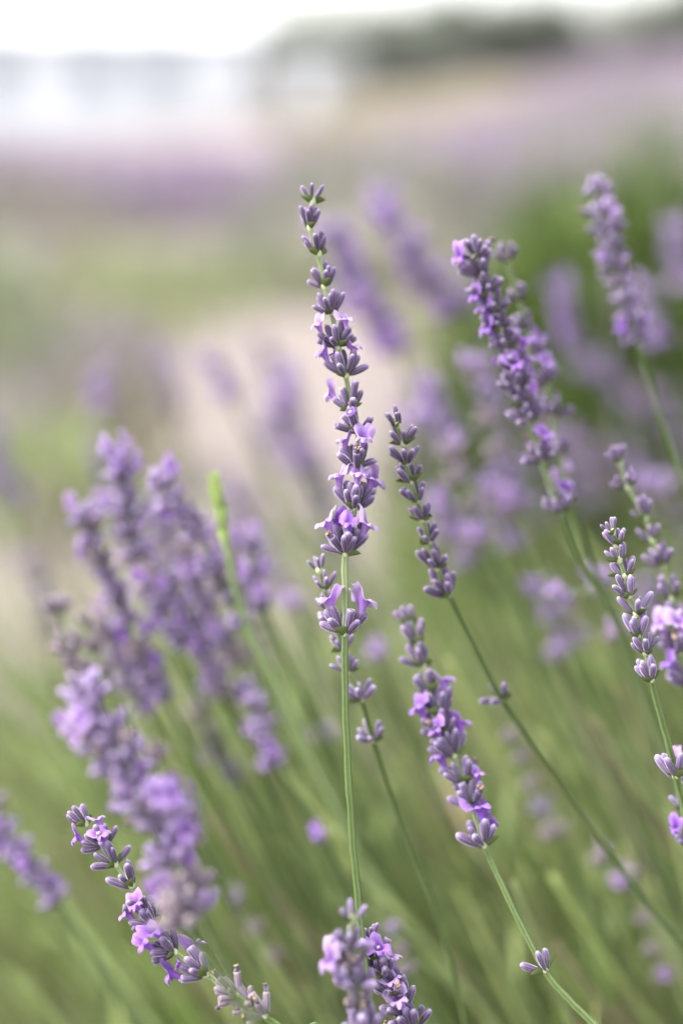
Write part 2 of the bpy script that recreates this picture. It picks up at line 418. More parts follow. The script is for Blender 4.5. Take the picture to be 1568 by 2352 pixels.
def stalk(label, pts, d0, d1, s=(.8, 1.0), tier='A', mk='calyx', pk='petal', group='lavender stalks near the camera', rad=.80, cor=.3, foot=True, name='lavender_stalk', seed=0, cs=1.1, stem_mat='stem'):
    rg = random.Random(seed or hash(label) % 9973 if False else sum(map(ord, label))+seed)
    if tier == 'B':
        q_ = [pts[0]]
        for a, b_ in zip(pts, pts[1:]):
            if len(a) > 2 and len(b_) > 2 and a[2][0] == 'f' and b_[2][0] in 'fb' and math.hypot(a[0]-b_[0], a[1]-b_[1]) > 58 and rg.random() < .7:
                q_.append(((a[0]+b_[0])/2+rg.uniform(-5, 5), (a[1]+b_[1])/2+rg.uniform(-5, 5), 'b8'))
            q_.append(b_)
        pts = q_
    acc = [0]
    for a, b_ in zip(pts, pts[1:]): acc.append(acc[-1]+math.hypot(a[0]-b_[0], a[1]-b_[1]))
    W = []
    for p, a in zip(pts, acc): W.append(at(p[0], p[1], d0+(d1-d0)*a/acc[-1]))
    ctrl = list(W)
    if len(pts[1]) > 2: ctrl[0] = W[1].lerp(W[0], .3)
    nodes = [i for i, p in enumerate(pts) if len(p) > 2]
    if foot:                                   # on down to the bush below the picture
        p = W[-1]; t = (W[-1]-W[-2]).normalized()
        p2 = p+t*.05; ctrl.append(p2)
        hz = Vector((t.x, max(t.y, -.05), 0)); q = p2.z
        if hz.length > .7: hz *= .7/hz.length
        ctrl.append(p2+Vector((hz.x*q*.45, hz.y*q*.45, -q*.42)))
        ctrl.append(p2+Vector((hz.x*q*.72, hz.y*q*.72+.03, -q*.97)))
    base = Vector((ctrl[-1].x, ctrl[-1].y, max(0, ctrl[-1].z)))
    root = bpy.data.objects.new(name, None); col.objects.link(root); root.location = base; root.empty_display_size = .01
    tag(root, label, 'lavender', group)
    sub = 5
    cur = catmull([c-base for c in ctrl], sub)
    cur = [c+Vector((rg.uniform(-1, 1), rg.uniform(-1, 1), 0))*.00010 for c in cur]
    last = nodes[-1] if nodes else 0
    # rachis above the lowest dense whorl is pale and thin
    dense = max([i for i in nodes if not pts[i][2].startswith('x')] or [4])
    rads, highs = [], []
    for k in range(len(cur)):
        i = k/sub; hi = 1 if i < dense-.3 else (max(0, 1-(i-dense+.3)*2))
        rads.append(MM*rad*rg.uniform(.93, 1.07)*(.62+.38*min(1, i/max(1, dense))) * (1.0 if i < dense+2 else 1.08)); highs.append(.9*hi)
    rads[0] *= .4
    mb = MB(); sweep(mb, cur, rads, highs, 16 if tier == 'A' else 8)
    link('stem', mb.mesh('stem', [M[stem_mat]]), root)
    nd = len(nodes)
    for q, i in enumerate(nodes):
        spec = pts[i][2]; k = i*sub
        ax = (cur[max(k-2, 0)]-cur[k+2]).normalized()
        fr = Matrix.Translation(cur[k]) @ frame(ax)
        sz = (s[0]+(s[1]-s[0])*q/max(1, nd-1))*rg.uniform(.90, 1.08)
        if spec[0] == 'd': sz *= .82
        style = {'t': 'tip', 'b': 'bud', 'f': 'full', 'd': 'full', 'x': 'bud'}[spec[0]]
        body, _, fl = spec[1:].partition(':')
        n_ = int(body or 8)
        mkk = 'calyx_dry' if spec[0] == 'd' else mk
        florets = []
        if fl.startswith('r'):
            florets = [rg.random()*360 for _ in range(int(fl[1:]))]
        elif fl: florets = [float(z) for z in fl.split(',')]
        if tier == 'A':
            w = link('flower_whorl', KNOB, root, fr)
            arr = spread(n_, style, rg)
            arr = [(az, ti*rg.uniform(.75, 1.22), z_*sz*cs*rg.uniform(.86, 1.08), li) for az, ti, z_, li in arr if n_ < 6 or rg.random() > .06]
            for az, ti, z_, li in arr:
                kd = 'bud' if style != 'full' else rg.choice(['full', 'full', 'bud', 'open'] if spec[0] != 'd' else ['open', 'full'])
                link('calyx', rg.choice(CAL[mkk, kd]), w, dir_matrix(az, ti, z_, li, spin=rg.random()*6))
                ca = 4.9*MM*z_
                r_ = rg.random()
                if kd == 'open' and (r_ < (.75 if spec[0] == 'd' else .4)):
                    link('withered_floret', rg.choice(WITH), w, dir_matrix(az, ti, z_, li, extra=ca*.95, spin=rg.random()*6))
                elif style == 'full' and r_ > .95 and spec[0] != 'd':
                    link('floret_bud', rg.choice(BUD), w, dir_matrix(az, ti, z_*.62, li, extra=ca*.45))
            for az in florets:
                az = R(az); ti = R(rg.uniform(34, 50)); z_ = sz*cs*rg.uniform(.95, 1.08)
                link('calyx', rg.choice(CAL[mkk, 'full']), w, dir_matrix(az, ti, z_, .5, spin=rg.random()*6))
                m_ = dir_matrix(az, ti, z_, .5, extra=3.1*MM*z_) @ Matrix.Rotation(R(rg.uniform(-40, -18)), 4, 'Y') @ Matrix.Rotation(R(rg.uniform(-18, 18)), 4, 'Z')
                link('corolla', rg.choice(COR[pk if rg.random() < .8 else ('petal_deep' if pk == 'petal' else 'petal')]), w, m_ @ Matrix.Scale(rg.uniform(.72, .96), 4))
            if style != 'tip' or n_ > 4:
                a0 = (math.pi/2)*(q % 2)+rg.uniform(-.5, .5)+math.pi/4
                for h in range(2):
                    link('bract', rg.choice(BRACT), w, dir_matrix(a0+h*math.pi, R(rg.uniform(40, 58)), sz*cs*rg.uniform(.8, 1.1), -.5, .75*MM))
        else:
            w = link('flower_whorl', rg.choice(LOW[mkk if rg.random() < .65 else rg.choice(['calyx_pale', 'calyx_dry']), style]), root, fr @ Matrix.Scale(sz*cs, 4) @ Matrix.Rotation(rg.random()*6, 4, 'Z'))
            for az in florets:
                if rg.random() < .12 and group != 'strongly blurred lavender spikes behind': continue
                az = R(az); ti = R(rg.uniform(20, 45))
                m_ = dir_matrix(az, ti, .85, .5, extra=3.1*MM)
                o = link('corolla', rg.choice(COR_LO[pk if rg.random() < .75 else 'petal']), w)
                o.matrix_basis = Matrix.Rotation(rg.random(), 4, 'Z') @ m_
    return root

NEAR = 'lavender stalks in or near focus'
SOFT = 'softly blurred lavender stalks'
stalk('tall upright lavender stalk in sharp focus at the centre, open florets on its lowest whorls',
      [(716,432), (717,463,'t6'), (712,522,'b8'), (730,582,'b9'), (746,657,'b9'), (761,719,'b10'), (777,796,'f9:330,200'), (794,862,'f9:175,10'),
       (806,938,'f10:140'), (823,993,'f10'), (819,1072,'f12:178,285'), (814,1167,'f13:182,265,350,40'), (793,1272,'f17:180,130,268,335'), (793,1360),
       (792,1456,'f12:172,12,30'), (793,1600), (799,1760), (809,1920), (824,2080), (840,2240), (852,2360)], .3225, .306, (.80,1.0), group=NEAR, rad=.74)
stalk('slender bud-only stalk beside the tall central stalk, long stem slanting to the lower corner',
      [(905,938), (910,975,'t5'), (926,1018,'b6'), (931,1062,'b6'), (943,1104,'b6'), (956,1149,'b6'), (970,1193,'b6'), (985,1243,'b6'), (1003,1303,'b7'), (1030,1366,'b8'),
       (1085,1476), (1152,1606,'x5'), (1245,1740), (1370,1920), (1460,2040), (1580,2190)], .318, .362, (.80,1.0), group=NEAR, mk='calyx', rad=.72)
stalk('sharp bud-only spike with green bracts near the edge, one small whorl lower on its stem',
      [(1399,1192), (1404,1222,'t6'), (1416,1250,'b5'), (1420,1285,'b5'), (1434,1322,'b6'), (1444,1368,'b7'), (1460,1409,'b6'), (1465,1458,'b8'), (1482,1499,'b7'), (1494,1562,'b9'),
       (1512,1630), (1538,1730), (1550,1782,'x5'), (1575,1880)], .3125, .314, (.72,.95), group=NEAR, mk='calyx_pale', rad=.70)
stalk('leaning spike low right of centre with violet florets, one small whorl far down its stem',
      [(928,1385), (940,1432,'t6'), (957,1482,'b7'), (972,1530,'b7'), (985,1590,'b9'), (1008,1640,'f9:350'), (1020,1690,'f8:210'), (1042,1735,'f9:250,20'), (1066,1800,'f8:200'), (1085,1850,'f9:330'), (1112,1942,'f9:300,60'),
       (1165,2060), (1249,2228,'x5'), (1310,2300), (1380,2370)], .342, .306, (1.0,1.05), group=NEAR, pk='petal_deep', rad=.66)
stalk('small spike with a green bud tip half hidden behind the tall central stem',
      [(728,1268), (733,1310,'t4'), (745,1350,'b5'), (756,1395,'b5'), (772,1440,'f6'), (788,1490,'b5'), (800,1540,'b6'), (830,1606,'b6'), (856,1700,'x6'),
       (900,1830), (958,1985), (1010,2120), (1075,2370)], .322, .356, (.68,.9), group=NEAR, mk='calyx_pale', rad=.66)
stalk('sharp arching spike at the lower left with open violet florets and dried calyces below',
      [(182,1862), (197,1892,'t6'), (240,1940,'f8:345,200'), (265,1985,'f7:300'), (302,2034,'b6'), (336,2086,'f6'), (356,2126,'f7:190,270'), (402,2187,'f8:240,290'), (472,2238,'f9:185,60'), (545,2287,'d11'), (575,2312,'d7'), (608,2336,'d11'), (680,2385)],
      .318, .302, (.85,.98), group=NEAR, rad=.74, pk='petal_deep')
stalk('dense spike rising from the bottom edge with tan withered tips among violet florets',
      [(842,2128), (850,2164,'t7'), (862,2205,'f9'), (880,2242,'f11:300'), (902,2280,'f12:20,230'), (925,2318,'f12:320'), (950,2362,'f13:280')], .3125, .310, (.85,1.0), group=NEAR, rad=.75)
stalk('soft mauve spike standing in front of the dense bottom-edge spike',
      [(808,2068), (808,2112,'x3'), (803,2185,'f10'), (812,2225,'d9'), (822,2268,'f10:200'), (832,2312,'d9'), (842,2370,'f11')], .288, .290, (.86,.98), group=NEAR, mk='calyx_pale', rad=.72)
stalk('tip of a tiny lavender spike just entering at the bottom edge',
      [(716,2338), (722,2360,'t6:300'), (735,2400)], .312, .312, (.6,.7), group=NEAR)
stalk('thick full spike upper right with bunched buds, the front one of a crossing pair',
      [(1080,556), (1092,592,'f11'), (1106,632,'f10:205'), (1118,674,'f11'), (1136,716,'f12:200'), (1148,756,'f11:195'), (1164,800,'f12:210'), (1178,846,'f11:340'), (1190,892,'f12:280,20'), (1206,930,'b8'), (1216,970,'f10:60'), (1242,1058,'f10:330'), (1288,1178,'f8:20'),
       (1332,1285), (1400,1400), (1470,1560), (1560,1800), (1640,2050)], .333, .375, (.84,.96), group=NEAR, pk='petal_deep')
stalk('looser paler spike crossing behind the thick full spike upper right',
      [(1160,560), (1165,600,'b7'), (1192,690,'b7'), (1206,760,'b8'), (1225,830,'f9:20,330'), (1255,885,'f8:300'), (1270,955,'f8'), (1282,1045,'f7'), (1308,1150,'f7:90'),
       (1345,1255), (1390,1370), (1480,1600), (1600,1900)], .352, .40, (.80,.95), group=NEAR, mk='calyx')
stalk('dense blurred spike near the upper right edge ending in two large pale florets',
      [(1362,420), (1374,450,'f11'), (1382,495,'f10'), (1392,540,'f12:300'), (1402,582,'f10'), (1412,622,'f12'), (1426,660,'f11'), (1438,700,'f11'), (1450,742,'f11'), (1464,790,'f9:200,340'),
       (1492,880), (1530,1000), (1575,1120), (1680,1400)], .378, .40, (.88,.98), group=NEAR, mk='calyx_pale')
stalk('loose spike at the right edge above the sharp bud-only spike, running out of the picture',
      [(1413,1022), (1422,1062,'t6'), (1440,1118,'b6'), (1480,1190,'b8'), (1498,1240,'b6'), (1520,1300,'b9'), (1540,1372,'b7'), (1552,1430,'f8'), (1562,1500,'f8:270,200'), (1580,1580,'f9:200'), (1600,1680)],
      .346, .340, (.82,1.0), group=NEAR, rad=.72)
stalk('pale lilac whorls cut off by the right edge below the sharp bud-only spike',
      [(1575,1650), (1562,1790,'f7:210'), (1570,1860,'b7'), (1572,1940,'f8:230'), (1600,2100)], .33, .33, (.8,.85), group=NEAR, mk='calyx_pale')
# nearer than the focus
stalk('large blurred spike in front at the left, overlapping the sharp arching spike',
      [(195,1540), (205,1610,'f11'), (225,1690,'f12:20'), (262,1700,'f9:330,350'), (285,1770,'f12'), (330,1850,'f12:200'), (385,1900,'f10:20,330'), (400,1985,'f11:200,170'), (440,2070,'f9:350'), (432,2130,'f8:195,250'), (500,2230), (620,2400)],
      .263, .268, (.92,1.0), tier='B', group=NEAR)
# behind the focus: soft
B = dict(tier='B', group=SOFT, cs=.98)
stalk('blurred spike at the left whose tip carries two pale lilac florets',
      [(262,1000), (275,1060,'f9:200,340'), (285,1110,'f9:250,300'), (300,1190,'f9'), (330,1280,'f9'), (350,1330,'f8:340'), (385,1400,'f9'), (420,1460,'f9:200,20'), (470,1490,'f9:300'), (500,1580,'f8'), (560,1700), (680,1950)], .385, .42, (1,1.05), **B)
stalk('blurred spike at the left with one deep violet floret near its tip',
      [(372,1075), (380,1120,'f8:200,240'), (402,1160,'f9:210'), (435,1190,'f8:340'), (465,1240,'f9'), (490,1300,'f9'), (520,1350,'f8:20'), (560,1440,'f6'), (640,1600), (760,1850)], .375, .41, (.95,1), pk='petal_deep', **B)
stalk('blurred mauve spike along the left side running down to a bright violet whorl',
      [(190,1150), (205,1200,'f9:300'), (215,1260,'f9'), (235,1300,'f9:200,250'), (270,1370,'f9'), (295,1440,'f8'), (325,1510,'f9:220,300'), (355,1560,'f8:280'), (385,1610,'b8'), (440,1720), (560,1950)], .39, .42, (.95,1), pk='petal_deep', **B)
stalk('blurred spike left of centre with pale pinkish florets half way up',
      [(330,1290), (352,1330,'f8:200,300'), (400,1350,'f9:20'), (425,1400,'f10'), (450,1450,'f9:190'), (480,1500,'f9:300'), (520,1590,'f8'), (575,1600,'f8:20'), (600,1680,'f9'), (660,1800), (780,2050)], .39, .43, (.9,1), **B)
stalk('blurred whorl cluster left of the central stem with glowing violet florets',
      [(575,1560), (590,1630,'b8'), (600,1690,'f10:200,280,330'), (635,1760,'f9:350'), (700,1870), (800,2080)], .395, .41, (.95,1), **B)
stalk('blurred pale pink-lilac florets beside the light green bud stalk',
      [(590,1220), (580,1270,'f8:0,300'), (590,1340,'f9:200,270,340'), (610,1400,'b8:30'), (660,1520), (760,1720), (860,1950)], .405, .43, (.9,1), **B)
stalk('faint greyish spike with two fuzzy whorls at the far left',
      [(125,1370), (140,1410,'b8'), (160,1500,'f9'), (200,1560,'b8'), (260,1700), (360,1900)], .385, .39, (1,1), mk='calyx_dry', **B)
stalk('small greyish blurred spike beside the two fuzzy whorls at the left',
      [(185,1390), (200,1440,'t5'), (225,1500,'b8'), (250,1560,'b8'), (320,1720), (420,1900)], .40, .41, (.9,.9), mk='calyx_dry', **B)
stalk('blurred purple spike cut by the left edge in the lower part',
      [(-30,1800), (-8,1860,'f10'), (20,1920,'f9:300'), (50,1965,'f10:20'), (90,2020,'f9:200'), (135,2075,'f9:250,330'), (220,2200), (340,2400)], .40, .40, (.95,1), pk='petal_deep', **B)
stalk('thin withered stalk with a single violet floret below left of centre',
      [(535,2040), (550,2080,'t5:250'), (590,2140,'d8'), (630,2210,'d8'), (700,2330), (760,2450)], .43, .43, (.7,.8), mk='calyx_dry', **B)
stalk('pale green withered stalk low behind the dense bottom-edge spike',
      [(890,2100), (905,2140,'d8'), (925,2190,'d8'), (935,2240,'d8'), (970,2330), (1010,2450)], .40, .40, (.7,.8), mk='calyx_dry', **B)
stalk('blurred pair of pink-purple florets left of the central stem near the bottom',
      [(725,1860), (742,1935,'b6:180,0'), (800,2050), (900,2260)], .385, .40, (.75,.75), pk='petal_deep', **B)
stalk('greyish withered spike behind the leaning spike low right of centre',
      [(1150,1650), (1175,1700,'d9'), (1200,1750,'d9'), (1225,1810,'d9'), (1245,1860,'d9'), (1275,1920,'f6:0'), (1340,2050), (1450,2300)], .43, .44, (.75,.85), mk='calyx_dry', **B)
stalk('withered pinkish spike in the lower right corner area with violet florets on its upper side',
      [(1370,1940), (1385,1985,'b5:0'), (1440,2040,'b5:200,20'), (1480,2120,'d8'), (1500,2190,'d9'), (1530,2250,'d8:20'), (1580,2340), (1640,2450)], .42, .43, (.8,.85), mk='calyx_dry', **B)
stalk('small violet whorl floating beside the long slanting stem in the lower right',
      [(1440,1960), (1455,2015,'x4:330'), (1500,2100), (1580,2250), (1660,2420)], .41, .42, (.7,.7), mk='calyx_dry', **B)
stalk('blurred lilac spike between the slender bud stalk and the thick full spike',
      [(1085,800), (1100,850,'f9:200,300'), (1130,910,'f9:250'), (1120,980,'f9'), (1150,1050,'f9'), (1165,1090,'f8:300'), (1190,1170,'f9:20'), (1230,1290), (1330,1500), (1450,1760)], .455, .48, (1,1.05), **B)
stalk('blurred dusty spike right of the slender bud stalk with a pink lower whorl',
      [(1020,990), (1040,1050,'f8:200'), (1060,1110,'f9'), (1085,1180,'f9'), (1095,1260,'f9:200,250,20'), (1150,1370), (1250,1580), (1390,1850)], .45, .47, (1,1), mk='calyx_dry', **B)
stalk('blurred violet spike behind the thick full spike, level with its stem',
      [(1225,1300), (1250,1360,'f9:20'), (1285,1420,'f10:200,300'), (1325,1480,'f9:250'), (1400,1620), (1500,1850)], .475, .49, (1,1.05), pk='petal_deep', **B)
stalk('bright lilac florets blurred beside the sharp bud-only spike',
      [(1305,1290), (1320,1370,'b7:200,230'), (1390,1350,'f8:90,180'), (1420,1470,'f9:200'), (1470,1600), (1560,1850)], .405, .42, (.95,1), **B)
stalk('light green unopened bud stalk left of centre on a long curved stem',
      [(494,1098), (500,1140), (508,1190), (516,1240), (526,1290), (545,1370), (582,1470), (640,1600), (710,1745), (790,1900), (880,2100)], .362, .42, tier='B', group=SOFT, rad=.85, stem_mat='young')
# its bud: overlapping young bracts
def young_bud():
    mb = MB(); rg = random.Random(4)
    for (u, v, n_, s_) in [(500,1150,5,1.0), (506,1185,6,1.1), (514,1225,6,1.0), (520,1262,5,.8)]:
        p = at(u, v, .3635); ax = at(u-6, v-40, .3625)-p
        for k in range(n_):
            mb.add(*solid(leaf_data(8.2*MM, 2.9*MM, .5, .06, 5, 4), .15*MM), 0, Matrix.Translation(p) @ frame(ax) @ dir_matrix(k*6.28/n_+rg.random()*.4, R(rg.uniform(1, 7)), s_, 0, .8*MM))
    return mb
stalk('single blurred violet tuft just right of the central stem, level with the leaning spike tip',
      [(850,1450), (866,1515,'f8:200,300'), (920,1640), (1020,1850)], .45, .47, (.85,.85), **B)
stalk('pale pink tuft blurred left of the central stem, level with its separate lower whorl',
      [(670,1340), (685,1400,'f8:250,300'), (740,1530), (840,1740)], .46, .48, (.8,.8), **B)
stalk('round pale pink tuft blurred between the bright violet whorl and the glowing violet cluster',
      [(440,1590), (455,1650,'f8:260,300,200'), (510,1780), (620,2000)], .45, .47, (.8,.8), **B)
stalk('faint pink tuft blurred just left of the lower central stem',
      [(735,1640), (750,1700,'f8:250'), (800,1830), (900,2050)], .47, .49, (.8,.8), **B)
stalk('round pale tuft blurred below the bright lilac florets at the right',
      [(1265,1450), (1282,1510,'f8:250,300'), (1340,1640), (1440,1850)], .46, .48, (.85,.85), **B)
stalk('dusty violet spike blurred right of the slender bud stalk, above its lowest whorl',
      [(1000,1130), (1018,1180,'f9:r1'), (1045,1240,'f9:r2'), (1075,1300,'f9:r1'), (1140,1440), (1260,1680)], .50, .52, (1,1.1), **B)
stalk('soft lilac spike blurred between the dusty spike and the thick full spike',
      [(1120,1090), (1135,1140,'f9:r2'), (1160,1200,'f9:r2'), (1185,1260,'f9:r1'), (1250,1400), (1360,1640)], .50, .52, (1,1.1), **B)
stalk('soft mauve spike filling the left cluster just below its two pale tip florets',
      [(255,1130), (268,1180,'f9:r1'), (290,1240,'f9:r2'), (315,1300,'f9:r1'), (345,1365,'f9:r1'), (378,1430,'f8'), (440,1560), (560,1800)], .43, .46, (1,1.05), **B)
stalk('soft dusty spike in the left cluster under the spike with the deep violet floret',
      [(415,1230), (432,1280,'f9'), (455,1340,'f9:r1'), (480,1400,'f9:r2'), (512,1465,'f9:r1'), (545,1530,'f8'), (610,1660), (720,1880)], .43, .46, (1,1.05), **B)
stalk('soft violet spike at the lower edge of the left cluster above the large front spike',
      [(232,1400), (248,1450,'f9:r1'), (275,1510,'f9:r1'), (305,1575,'f9:r2'), (340,1640,'f8:r1'), (400,1760), (500,1960)], .43, .46, (1,1.05), **B)
stalk('soft grey-violet spike behind the large front spike at the left',
      [(340,1700), (360,1750,'f9:r1'), (395,1810,'f9'), (425,1870,'f9:r1'), (455,1935,'f9:r1'), (520,2060), (620,2260)], .40, .42, (.95,1), mk='calyx_dry', **B)
stalk('hazy violet spike low behind the glowing violet cluster left of the central stem',
      [(470,1640), (488,1690,'f8'), (515,1745,'f8:r1'), (545,1800,'f8'), (610,1930), (720,2150)], .47, .49, (.9,1), **B)
stalk('hazy lilac spike behind the upper half of the slender bud stalk',
      [(985,860), (1000,910,'f9:r2'), (1020,965,'f9:r1'), (1045,1025,'f9:r2'), (1100,1150), (1200,1370)], .54, .56, (1.1,1.2), **B)
# far soft spikes
FARG = 'strongly blurred lavender spikes behind'
C_ = dict(tier='B', group=FARG, rad=1.0)
stalk('strongly blurred violet spike directly behind the upper part of the tall central stalk',
      [(762,510), (778,560,'f9:r1'), (800,620,'f9:r2'), (830,670,'f10:r3'), (858,720,'f10:r4'), (885,760,'f10:r3'), (915,815,'f9:r4'), (960,930), (1060,1150)], .54, .58, (1.35,1.45), **C_)
stalk('highest of the strongly blurred violet spikes, between the central stalk and the thick spike',
      [(870,440), (888,490,'f9:r2'), (905,530,'f9:r4'), (955,590,'f10:r3'), (975,640,'f10:r4'), (1010,680,'f9:r3'), (1045,730,'f9:r2'), (1100,850), (1200,1050)], .56, .60, (1.35,1.45), **C_)
stalk('strongly blurred slim violet spike against the dark green bush',
      [(1280,630), (1290,680,'f8:r3'), (1300,740,'f8:r3'), (1318,800,'f8:r3'), (1345,860,'f8:r2'), (1400,1000), (1500,1250)], .62, .66, (1,1.1), pk='petal_deep', **C_)
stalk('strongly blurred violet spike on the right edge near the top',
      [(1548,480), (1555,540,'f9:r2'), (1560,600,'f9:r2'), (1570,670,'f9:r2'), (1590,780), (1650,1000)], .62, .64, (1.1,1.2), **C_)
stalk('strongly blurred violet spike peeking out behind the dense spike with two pale florets',
      [(1475,640), (1488,690,'f9:r2'), (1500,750,'f9:r2'), (1512,800,'f9:r2'), (1560,920), (1650,1150)], .55, .57, (1,1.1), **C_)
stalk('pale pink floret whorl blurred at the right edge beside the loose spike',
      [(1490,1050), (1515,1130,'f8:200,170'), (1560,1250), (1650,1450)], .48, .50, (1,1), **C_)
stalk('faint violet spike far behind, left of the central stalk with a glowing lower whorl',
      [(640,830), (655,880,'f9:r1'), (668,940,'f9:r1'), (685,1000,'f9:r2'), (705,1070,'f10:r4'), (760,1200), (860,1420)], .62, .64, (1.15,1.25), **C_)
stalk('faint lilac tuft far behind above the light green bud stalk',
      [(490,800), (505,850,'f9:r2'), (535,920,'f9:r3'), (590,1040), (680,1220)], .62, .64, (1.1,1.2), **C_)
stalk('faint mauve spike far behind above the pale-floret spike at the left',
      [(215,830), (228,890,'f9:r1'), (240,950,'f9:r1'), (300,1080), (400,1300)], .66, .68, (1.15,1.2), **C_)
stalk('faint lilac whorl peeking out behind the middle of the slender bud stalk',
      [(945,930), (965,980,'f8:r3'), (1020,1100), (1130,1330)], .50, .52, (.9,.9), **C_)

# more of the same bush, too soft to tell one from the next
rg_ = random.Random(77)
for k in range(40):
    u = rg_.uniform(-40, 760) if k % 5 < 3 else rg_.uniform(880, 1560); d = rg_.uniform(.52, .85)
    h_ = rg_.uniform(.46, .555)
    v = 1176-(math.tan(PITCH-math.atan((CAM_H-h_)/d)))/KP
    n_ = rg_.randint(4, 6); dv = rg_.uniform(34, 46)*.6/d; du = rg_.uniform(6, 22)
    P_ = [(u, v-30)]+[(u+du*q, v+dv*q, rg_.choice(['f9:r1', 'f9', 'f9:r2', 'b8'])) for q in range(n_)]
    P_ += [(u+du*(n_+3), v+dv*(n_+4)), (u+du*(n_+9), v+dv*(n_+9))]
    stalk('indistinct pale lavender spike deep in the blurred bush behind', P_, d, d+.05, (1.0,1.1), tier='B', group='indistinct spikes deep in the bush', mk=rg_.choice(['calyx', 'calyx_pale', 'calyx_dry']), seed=k+1, rad=.9)

# ------------------------------------------------------------------ the bush these stalks grow from
def blade(mb, p, d, L, W, rg, mi=0, bendv=None, tone=(0, 1)):
    """narrow leaf or stem piece: a folded strip of three cross sections"""
    d = d.normalized(); side = d.cross(Vector((rg.uniform(-1, 1), rg.uniform(-1, 1), rg.uniform(-1, 1)))).normalized()
    up = d.cross(side); b_ = bendv if bendv is not None else Vector((0, 0, 0))
    V = []; C = []
    for t, w in ((0, .55), (.5, 1), (1, .12)):
        c = p+d*(L*t)+b_*(t*t); tn = tone[0]+(tone[1]-tone[0])*t
        V += [c-side*(W*w*.5), c+up*(W*w*.22), c+side*(W*w*.5)]; C += [(tn, 0, 0)]*3
    mb.add(V, grid_faces(3, 3, False), C, mi)
def tube(mb, pts, r0, r1, seg, mi=0, tone=(0, 1)):
    V = []; C = []; x = None
    for i, p in enumerate(pts):
        t = (pts[min(i+1, len(pts)-1)]-pts[max(0, i-1)]).normalized()
        if x is None: x = t.orthogonal().normalized()
        x = (x-t*x.dot(t)).normalized(); y = t.cross(x); f = i/(len(pts)-1); r = r0+(r1-r0)*f
        for k in range(seg):
            a = 2*math.pi*k/seg; V.append(p+x*(r*math.cos(a))+y*(r*math.sin(a))); C.append((tone[0]+(tone[1]-tone[0])*f, .5, 0))
    mb.add(V, grid_faces(len(pts), seg), C, mi)

yb = young_bud(); yo = link('bud', yb.mesh('bud', [M['young']]))
_p = [o for o in bpy.data.objects if o.get('label', '').startswith('light green unopened')][0]
yo.parent = _p; yo.matrix_basis = Matrix.Translation(-_p.location)

def own_bush():
    rg = random.Random(21)
    root = bpy.data.objects.new('lavender_bush', None); col.objects.link(root); root.location = (.25, .85, 0)
    tag(root, 'green lavender bush below the flower stalks, its blurred leafy stems leaning left', 'lavender bush')
    base = Vector(root.location)
    mb = MB()
    for k in range(3200):                      # leafy shoots, all leaning to the left
        y = rg.uniform(.40, 1.12); x = rg.uniform(-.75, .85)*(.35+.55*y)+.12
        h = rg.uniform(.22, .42)*(1.0 if y < .7 else .80)*(.78 if x < -.05*y/.5 else 1)
        lean = rg.uniform(.35, .95)
        foot_ = Vector((x+lean*h*.6, y+rg.uniform(-.03, .06), rg.uniform(.0, .12)))
        pts = []
        for i in range(5):
            t = i/4; pts.append(foot_+Vector((-lean*h*(t**.85), rg.uniform(-.004, .004)-.04*t, h*t**1.1)) - base)
        mi = rg.choices((0, 1, 2), (7, 2, 1.4))[0]
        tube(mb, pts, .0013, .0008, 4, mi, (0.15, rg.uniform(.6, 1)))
        for q in range(5):
            t = rg.uniform(.15, .95); i = min(3, int(t*4)); p = pts[i].lerp(pts[i+1], t*4-i)
            ax = (pts[i+1]-pts[i]).normalized()
            dv = ax+Vector((rg.uniform(-.5, .5), rg.uniform(-.5, .5), rg.uniform(-.2, .4)))
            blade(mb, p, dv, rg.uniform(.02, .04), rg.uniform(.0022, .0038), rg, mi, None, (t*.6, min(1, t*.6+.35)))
    o = link('foliage', mb.mesh('foliage', [M['foliage'], M['foliage_bright'], M['straw']]), root); o['kind'] = 'stuff'
own_bush()
def bush_stems():
    """single flowerless stems of that bush that show as streaks"""
    root = [o for o in bpy.data.objects if o.get('label', '').startswith('green lavender bush below')][0]; base = Vector(root.location)
    rg = random.Random(5)
    for k in range(85):
        u = rg.uniform(150, 1560); v = rg.uniform(1480, 2280); d = rg.uniform(.40, .62); sl = rg.uniform(.45, .95)
        L = rg.uniform(350, 800); pts = []
        for i in range(7):
            t = i/6; pts.append(at(u+sl*L*t*(.7+.3*t), v+L*t, d+.10*t)-base)
        mb = MB(); tube(mb, pts, rg.uniform(.0006, .0010), rg.uniform(.0010, .0015), 6, 0, (rg.uniform(.5, 1), rg.uniform(.0, .6)))
        link('stem', mb.mesh('stem', [M[rg.choices(['foliage', 'foliage_bright', 'straw'], (5, 3, 1.3))[0]]]), root)
bush_stems()

